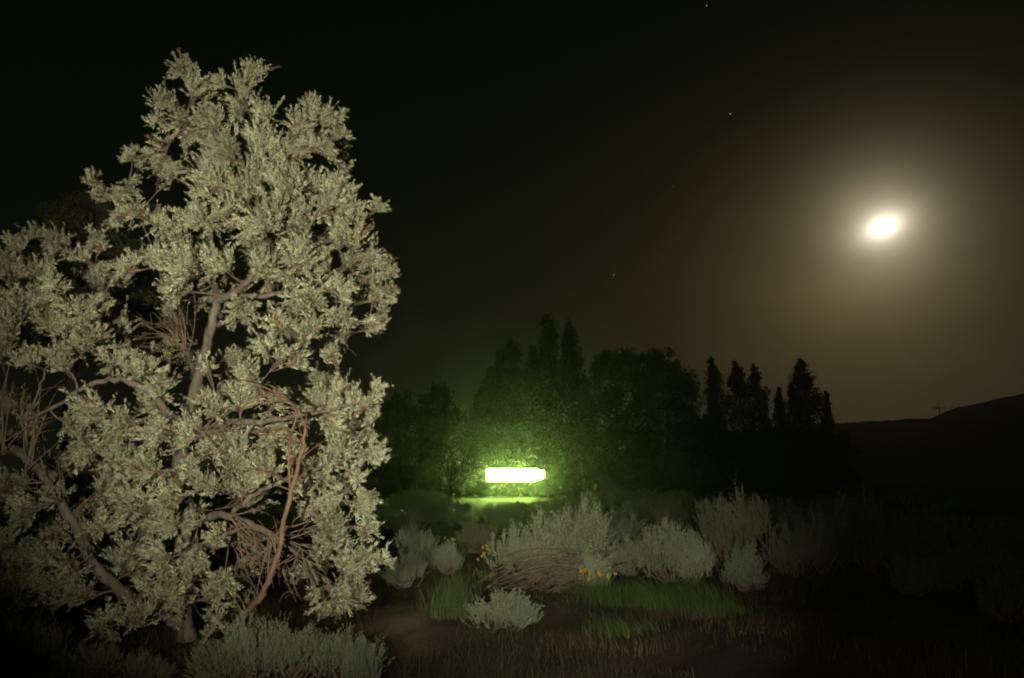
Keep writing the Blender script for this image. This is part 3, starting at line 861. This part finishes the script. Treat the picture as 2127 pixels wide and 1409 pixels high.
# ------------------------------------------------------------------ yellow flowers
def flower_plant(px, py, heads, label, seed, Y=None):
    r = np.random.default_rng(seed)
    p = on_ground(*ground_at(px, py))
    t = thing('yellow_flower_plant', label, 'flower', p)
    st = MB(); lf = MB()
    for hx, hy in heads:
        q = at(hx, hy, p[1] + r.uniform(-.2, .2)) - p
        s0 = np.array([q[0] * .35 + r.normal() * .03, r.normal() * .05, -.02])
        P = bend(s0, q, r, wob=.05, n=6, lift=.05)
        st.tube(P, np.linspace(.004, .0025, 6), 4)
        nrm = unit(np.array([r.normal(scale=.5), -1.0, r.uniform(.2, .8)]))
        a = unit(np.cross(nrm, [0, 0, 1.0])); c2 = np.cross(nrm, a)
        fl = MB(); k = 11
        for j in range(k):
            an = 2 * math.pi * j / k + r.uniform(-.1, .1)
            dv = a * math.cos(an) + c2 * math.sin(an)
            sd = np.cross(nrm, dv)
            L = r.uniform(.024, .032)
            fl.quads([q + dv * .006, q + dv * L * .6 + sd * .006 + nrm * .004, q + dv * L - nrm * .002, q + dv * L * .6 - sd * .006 + nrm * .004], [[0, 1, 2, 3]])
        fo = fl.build('flower_head', M['yellow'], t, smooth=False)
        ce = MB(); ce.tube([q - nrm * .004, q + nrm * .004, q + nrm * .008], [.009, .009, .002], 8); ce.build('flower_centre', M['flower_eye'], fo)
    n = 60
    O = np.c_[r.normal(scale=.12, size=(n, 2)), np.full(n, 0.0)]
    lf.leaves(O, np.c_[r.normal(size=(n, 2)) * .5, np.full(n, 1.0)], r.uniform(.10, .22, n), r.uniform(.02, .035, n), r=r)
    st.build('stem', M['thin_grass'], t, stuff=True); lf.build('leaf', M['grass'], t, smooth=False, stuff=True)


flower_plant(1012, 1205, [(1003, 1137), (1012, 1141), (1006, 1149), (1015, 1150), (1001, 1155), (993, 1162), (1010, 1133)], 'yellow flowers clustered against the left pale sagebrush', 1)
flower_plant(1245, 1252, [(1207, 1186), (1215, 1185), (1225, 1191), (1243, 1190), (1247, 1194), (1262, 1198), (1278, 1192), (1222, 1203)], 'row of yellow flowers under the pale sagebrush, above green grass', 2)
flower_plant(935, 1165, [(924, 1117), (930, 1122), (940, 1120), (944, 1121)], 'few dim yellow flowers standing beyond the sandy path', 3)
flower_plant(968, 1150, [(966, 1100), (962, 1103)], 'two dim yellow flowers before the dark sagebrush belt', 4)


# ------------------------------------------------------------------ far trees
def far_poplar(px, top_py, wpx, Y, label, seed, lean=0.0, group=None, n=3600, fat=.5):
    r = np.random.default_rng(seed)
    base = np.array([at(px, 985, Y)[0], Y, 0.0])
    top = at(px, top_py, Y); hgt = top[2]; wr = wpx * Y / F / 2 * (1.32 if Y > 85 else .92)
    t = thing('poplar_tree', label, 'tree', base, group)
    b = MB(); P = np.array([[0, 0, -.2], [0, 0, hgt * .3], [lean * .3, 0, hgt * .6], [lean, 0, hgt * .95]])
    PS = smooth_path(P, 5); b.tube(PS, np.linspace(.28, .03, len(PS)), 7); b.build('trunk', M['dark_bark'], t)
    lb = MB()
    ends = []; profs = []
    for k in range(46):
        z0 = hgt * r.uniform(.1, .8); a = r.uniform(0, 2 * math.pi)
        tt = min(1, z0 / hgt + r.uniform(.08, .22))
        prof = min(1.0, ((1 - tt) / fat) ** (.7 if Y > 85 else .55)) if tt > 1 - fat else (.75 + .25 * tt)
        rad = wr * prof * r.uniform(.5, 1.22)
        xl = lean * (tt ** 2)
        e = np.array([math.cos(a) * rad + xl, math.sin(a) * rad, hgt * tt])
        lb.tube(bend(np.array([lean * (z0 / hgt) ** 2, 0, z0]), e, r, n=5, lift=-.05), np.linspace(.06, .015, 5), 4)
        ends.append(e); profs.append(prof)
    lb.build('limb', M['dark_bark'], t, stuff=True)
    E = np.array(ends)
    ix = r.integers(0, len(E), n)
    O = E[ix] + r.normal(size=(n, 3)) * np.array([wr * .24, wr * .24, hgt * .04]) * (.35 + .65 * np.array(profs)[ix])[:, None]
    # column fill and the tip
    m = n // 2
    tz = r.uniform(.06, 1.0, m); pr = np.where(tz > 1 - fat, np.clip((1 - tz) / fat, 0, 1) ** (.7 if Y > 85 else .55), .8)
    a = r.uniform(0, 2 * math.pi, m); rd = wr * pr * np.sqrt(r.random(m)) * .9
    O2 = np.c_[np.cos(a) * rd + lean * tz ** 2, np.sin(a) * rd, tz * hgt]
    O = np.vstack([O, O2]); O = O[(O[:, 2] < hgt * 1.01) & (O[:, 2] > .4)]
    k = len(O)
    f = MB(); f.leaves(O, r.normal(size=(k, 3)) + [0, 0, .7], r.uniform(.22, .42, k), r.uniform(.12, .22, k), r=r)
    f.build('crown', M['poplar_leaf'], t, smooth=False, stuff=True)


def far_broadleaf(blobs, base_px, Y, label, seed, trunk_r=.3, group=None, dens=1.0, forks=None, leaf=(.16, .34), matl='tree_leaf', name='broadleaf_tree'):
    r = np.random.default_rng(seed)
    base = np.array([at(base_px, 985, Y)[0], Y, 0.0])
    t = thing(name, label, 'tree', base, group)
    sk = Skeleton(); lb = MB(); f = MB()
    cs = [(at(x, y, Y + r.uniform(-1, 1) * rad * Y / F * .8), rad * Y / F) for x, y, rad in blobs]
    cen = np.mean([c for c, _ in cs], axis=0)
    forks = forks or [cen]
    low = base + np.array([0, 0, max(.8, .25 * cen[2])])
    b = MB(); P = smooth_path([base - [0, 0, .2], base + [.05, 0, low[2] * .5], low], 5); b.tube(P - base, np.linspace(trunk_r * 1.2, trunk_r * .8, len(P)), 8); b.build('trunk', M['dark_bark'], t)
    sk.add(P[-2:], [trunk_r * .8] * 2)
    for fk in forks:
        P = smooth_path([low, (low + fk) / 2 + r.normal(scale=.25, size=3), fk], 6)
        R = np.linspace(trunk_r * .7, .08, len(P)); b = MB(); b.tube(P - base, R, 7); b.build('limb', M['dark_bark'], t); sk.add(P, R)
    for c, R in sorted(cs, key=lambda q: np.linalg.norm(q[0] - low)):
        n0, nr = sk.nearest(c, .3)
        P = bend(n0, c, r, n=6); RR = np.linspace(min(nr * .7, .12), .03, 6); lb.tube(P - base, RR, 5); sk.add(P[2:], RR[2:])
        ns = 14
        for _ in range(ns):
            e = c + unit(r.normal(size=3)) * R * r.uniform(.4, 1.28) * np.array([1, 1, .9])
            lb.tube(bend(P[r.integers(2, 6)], e, r, n=4) - base, np.linspace(.03, .008, 4), 3)
            k = int(70 * dens * max(R, .8) ** 1.2)
            O = e + r.normal(size=(k, 3)) * R * .20
            f.leaves(O - base, r.normal(size=(k, 3)) + [-.3, 0, .2], r.uniform(*leaf, k), r.uniform(leaf[0] * .5, leaf[1] * .55, k), r=r)
    lb.build('branchwork', M['dark_bark'], t, stuff=True)
    f.build('crown', M[matl], t, smooth=False, stuff=True)


PC = 'poplars behind the light box'
far_poplar(1150, 658, 62, 74, 'tallest dark poplar above the light box', 1, -.5, PC, 5200, .35)
far_poplar(1193, 668, 46, 75, 'narrow tall dark poplar beside the tallest one', 2, -.4, PC, 4200, .35)
far_poplar(1110, 722, 44, 73, 'shorter dark poplar left of the tallest, a slit of sky between', 3, -.2, PC, 3600, .4)
far_poplar(1068, 710, 48, 72, 'dark poplar standing over the left half of the light box', 4, -.2, PC, 3800, .35)
far_poplar(1036, 728, 44, 73, 'dark poplar paired with a slightly taller one over the light box', 5, 0, PC, 3600, .4)
far_poplar(1012, 765, 44, 71, 'stepped dark poplar at the left shoulder of the group', 6, .2, PC, 3400, .5)
far_poplar(990, 808, 46, 70, 'lowest dark poplar, last of the group beside the bare gap', 7, .4, PC, 3200, .6)
far_poplar(1215, 780, 60, 76, 'dark poplar merging into the broad trees beside the narrow one', 8, 0, PC, 3600, .6)
PR = 'poplars in the row before the hill'
far_poplar(1503, 745, 46, 95, 'tall poplar with a side shoulder, first of the hill row', 11, -.9, PR, 3600, .65)
far_poplar(1487, 788, 26, 95, 'short poplar leaning on the first tall one of the row', 12, 0, PR, 2200, .7)
far_poplar(1553, 752, 58, 96, 'broad-based poplar, second tall one of the hill row', 13, -.9, PR, 4400, .75)
far_poplar(1593, 757, 42, 97, 'slim poplar touching the broad-based one of the hill row', 14, -1.0, PR, 3200, .7)
far_poplar(1628, 808, 28, 96, 'short poplar standing clear with sky on both sides', 15, 0, PR, 2200, .8)
far_poplar(1660, 797, 36, 95, 'short pointed poplar just before the thick one', 16, -.3, PR, 2600, .8)
far_poplar(1690, 747, 60, 94, 'thick tall poplar near the end of the hill row', 17, -.8, PR, 4600, .6)
far_poplar(1726, 815, 20, 94, 'thin short poplar at the very end of the row', 18, 0, PR, 2000, .7)

far_broadleaf([(1250,765,28),(1285,765,36),(1255,820,50),(1310,810,46),(1230,860,44),(1290,880,52),(1340,830,32),(1250,930,46),(1320,930,46),(1262,742,14),(1300,750,20)], 1275, 78,
              'broad dark tree with rounded top right of the poplars', 21, .4)
far_broadleaf([(1355,752,24),(1372,760,30),(1395,775,26),(1365,810,44),(1410,820,38),(1425,810,34),(1385,860,44),(1430,850,24),(1350,880,40),(1400,900,36),(1330,750,14),(1340,938,36),(1440,815,18)], 1385, 77,
              'broad dark tree with a ragged crown and bulging side, sky peeping through', 22, .4, dens=.85)
far_broadleaf([(905,825,28),(925,850,28),(890,850,26),(900,890,46),(930,905,36),(880,920,40),(905,950,40),(870,880,22)], 900, 62,
              'dark ragged tree left of the forked tree', 23, .25)
far_broadleaf([(830,845,26),(850,880,34),(815,890,40),(835,930,44),(800,950,40),(800,860,26)], 830, 60,
              'dark tree showing between the silver tree and the ragged one', 24, .25)
FK = 60.0
far_broadleaf([(915,905,26),(955,890,28),(985,905,24),(900,945,28),(880,985,24),(965,930,22),(860,1005,18),(900,1000,16),(945,870,24),(1000,880,20)], 933, FK,
              'forked dark tree lit green from the light box, thin trunks spreading', 25, .17, dens=.7,
              forks=[at(915, 960, FK), at(925, 940, FK), at(962, 950, FK), at(955, 900, FK), at(880, 1010, FK)])
far_broadleaf([(1180,960,24),(1205,945,26),(1160,930,24),(1190,905,26),(1215,985,22),(1230,955,22),(1180,1000,18)], 1192, 60.5,
              'small leafy tree glowing green at the right end of the light box', 26, .12, dens=.8)
far_broadleaf([(1432,880,18),(1425,905,22),(1445,910,20),(1440,940,26)], 1436, 90, 'low dark tree in the gap before the hill row, the rounder one', 27, .15)
far_broadleaf([(1462,872,16),(1458,900,22),(1475,910,20),(1468,945,26)], 1466, 92, 'low dark tree touching the first poplar of the hill row', 28, .15)
for i, (px, w) in enumerate([(1500, 30), (1550, 34), (1600, 34), (1650, 34), (1700, 36), (1745, 26)]):
    far_broadleaf([(px, 915, w * .6), (px - 15, 935, w * .8), (px + 15, 940, w * .8), (px, 965, w), (px - 18, 990, w * .8), (px + 18, 990, w * .8)], px, 91, 'dark shrubby tree crowding the foot of the hill row poplars', 40 + i, .12, group='shrubby trees under the hill row')
for i, (px, yy) in enumerate([(1020, 900), (1075, 905), (1130, 895), (1260, 960), (1330, 965), (960, 960), (1050, 960), (1105, 955), (1000, 965), (1160, 965)]):
    far_broadleaf([(px, yy, 26), (px - 25, yy + 30, 28), (px + 25, yy + 30, 28), (px, yy + 55, 30)], px, 62.5 if 990 < px < 1140 else 67, 'dark undergrowth tree filling the gap under the poplars', 50 + i, .15, group='undergrowth trees behind the light box')

# ------------------------------------------------------------------ blazing bar built as a light box on posts; rear glow is added
HY = 58.0
wl, wr_ = at(1011, 974, HY), at(1131, 1000, HY)
x0, x1, zt, zb = wl[0], wr_[0], wl[2], wr_[2]
lbx = thing('light_box', 'long blazing green-white light box of four panels standing on the lawn', 'light box', ((x0 + x1) / 2, HY, 0))
hl = np.array(lbx.location)
zm, hgt_ = (zt + zb) / 2, zt - zb


def lpart(name, boxes, mat, parent=lbx):
    b = MB()
    for c_, s_ in boxes: b.box(np.array(c_) - hl, s_)
    return b.build(name, mat, parent, smooth=False)


for sx_ in (x0 + .7, x1 - .7):
    lpart('post', [((sx_, HY, zb / 2 - .03), (.14, .14, zb + .02))], M['pole'])
lpart('cabinet', [(((x0 + x1) / 2, HY, zt + .02), (x1 - x0 + .08, .40, .04)), (((x0 + x1) / 2, HY, zb - .02), (x1 - x0 + .08, .40, .04)),
                  ((x0 - .02, HY, zm), (.04, .40, hgt_)), ((x1 + .02, HY, zm), (.04, .40, hgt_)), (((x0 + x1) / 2, HY, zm), (x1 - x0 - .01, .04, hgt_ - .01))], M['frame'])
pw = (x1 - x0) / 4
for k in range(4):
    wx = x0 + pw * (k + .5)
    dz = (.0, .05, .03, .0)[k]
    lpart('lit_panel', [((wx, HY - .17, zm - .01 + dz * .4), (pw - .07, .03, hgt_ - .09 + dz))], M['glow_pane'])
    lpart('added_rear_panel', [((wx, HY + .17, zm), (pw - .07, .03, hgt_ - .08))], M['added_rear_glow'])  # added on the unseen back, to throw green light on the trees
# leafy shrub hanging over the right end of the light box
far_broadleaf([(1127, 1003, 8), (1136, 994, 8), (1138, 978, 9), (1130, 1010, 10), (1142, 1000, 10), (1124, 972, 5)], 1140, 57.2, 'leafy bush hiding the right corner of the blazing light box', 71, .05, dens=1.6, leaf=(.08, .16), name='leafy_bush')

# little gabled shelter to the right
SY = 53.0
sx = at(1257, 1000, SY)[0]
sh = thing('gabled_shelter', 'small gabled wooden shelter catching the green light', 'shelter', (sx, SY, 0), rz=-.45)
wS, eav, apex, dS = 1.15, 1.28, 1.75, 1.1
for xx in (-1, 1):
    for yy in (-1, 1):
        b = MB(); b.box((xx * wS / 2, yy * dS / 2, eav / 2), (.09, .09, eav)); b.build('post', M['plank'], sh, smooth=False)
b = MB()
for yy in (-dS / 2 - .06, dS / 2 + .06):
    V = np.array([[-wS / 2 - .05, yy - .02, eav], [wS / 2 + .05, yy - .02, eav], [0, yy - .02, apex], [0, yy - .02, apex]]); V2 = V + [0, .04, 0]
    b.quads(np.vstack([V, V2]), [[0, 1, 2, 3], [5, 4, 7, 6], [0, 4, 5, 1]])
b.build('gable', M['plank'], sh, smooth=False)
for sgn in (-1, 1):
    b = MB()
    V = np.array([[sgn * (wS / 2 + .15), -dS / 2 - .15, eav - .08], [sgn * (wS / 2 + .15), dS / 2 + .15, eav - .08], [0.003 * sgn, dS / 2 + .15, apex + .05], [0.003 * sgn, -dS / 2 - .15, apex + .05]])
    V2 = V + [0, 0, .05]
    b.quads(np.vstack([V, V2]), [[0, 1, 2, 3], [4, 7, 6, 5], [0, 4, 5, 1], [1, 5, 6, 2], [2, 6, 7, 3], [3, 7, 4, 0]])
    b.build('roof', M['roof'], sh, smooth=False)
b = MB(); b.box((0, dS / 2 - .08, .62), (wS - .1, .05, 1.2)); b.build('back_wall', M['pole'], sh, smooth=False)
b = MB(); b.box((0, 0, .5), (wS - .1, .5, .06)); b.build('shelf', M['plank'], sh, smooth=False)


# ------------------------------------------------------------------ moon and stars
def ball(name, px, py, dist, rad, mat, seg=20, rings=12):
    d = ray(px, py); d = d / np.linalg.norm(d)
    c = np.array([0, 0, EYE]) + d * dist
    th = np.linspace(0, math.pi, rings + 1); ph = np.linspace(0, 2 * math.pi, seg, endpoint=False)
    V = np.array([[math.sin(a) * math.cos(p), math.sin(a) * math.sin(p), math.cos(a)] for a in th for p in ph]) * rad
    Q = [[i * seg + j, (i + 1) * seg + j, (i + 1) * seg + (j + 1) % seg, i * seg + (j + 1) % seg] for i in range(rings) for j in range(seg)]
    b = MB(); b.quads(V, Q)
    o = b.build(name, mat); o.location = tuple(c)
    return o


tag(ball('moon', *MOON_PX, 6000, 6000 * math.tan(math.radians(.30)), M['moon']), 'full moon glaring through thin haze above the hill', 'moon')
for i, (px, py, s, lab) in enumerate([(1517, 237, 3.2, 'lone faint star high in the sky beside the moon glow'), (1275, 571, 3.4, 'brightest star low above the tallest poplars'), (1287, 650, 2.0, 'dim star just over the broad dark tree'),
                                      (1468, 12, 2.6, 'star highest in the sky above all others'), (1403, 690, 1.8, 'tiny star above the ragged broad tree'), (1398, 388, 1.7, 'faint star between moon and silver tree')]):
    tag(ball('star', px, py, 6000, s, M['star'], 8, 5), lab, 'star', 'stars')

# ------------------------------------------------------------------ haze volume added to spread the lamp's glow like lens bloom
hz = MB(); hz.box((150, 225, 21), (1500, 560, 50))
me = hz.mesh('haze', False)
hm_ = bpy.data.materials.new('glow_haze'); hm_.use_nodes = True
t = hm_.node_tree; t.nodes.clear()
pv = t.nodes.new('ShaderNodeVolumePrincipled')
pv.inputs['Color'].default_value = (0.92, 0.95, 0.9, 1)
pv.inputs['Density'].default_value = 0.00072
pv.inputs['Anisotropy'].default_value = 0.92
out = t.nodes.new('ShaderNodeOutputMaterial'); t.links.new(pv.outputs[0], out.inputs['Volume'])
me.materials.append(hm_)
ho = bpy.data.objects.new('haze', me); COL.objects.link(ho); ho['kind'] = 'stuff'
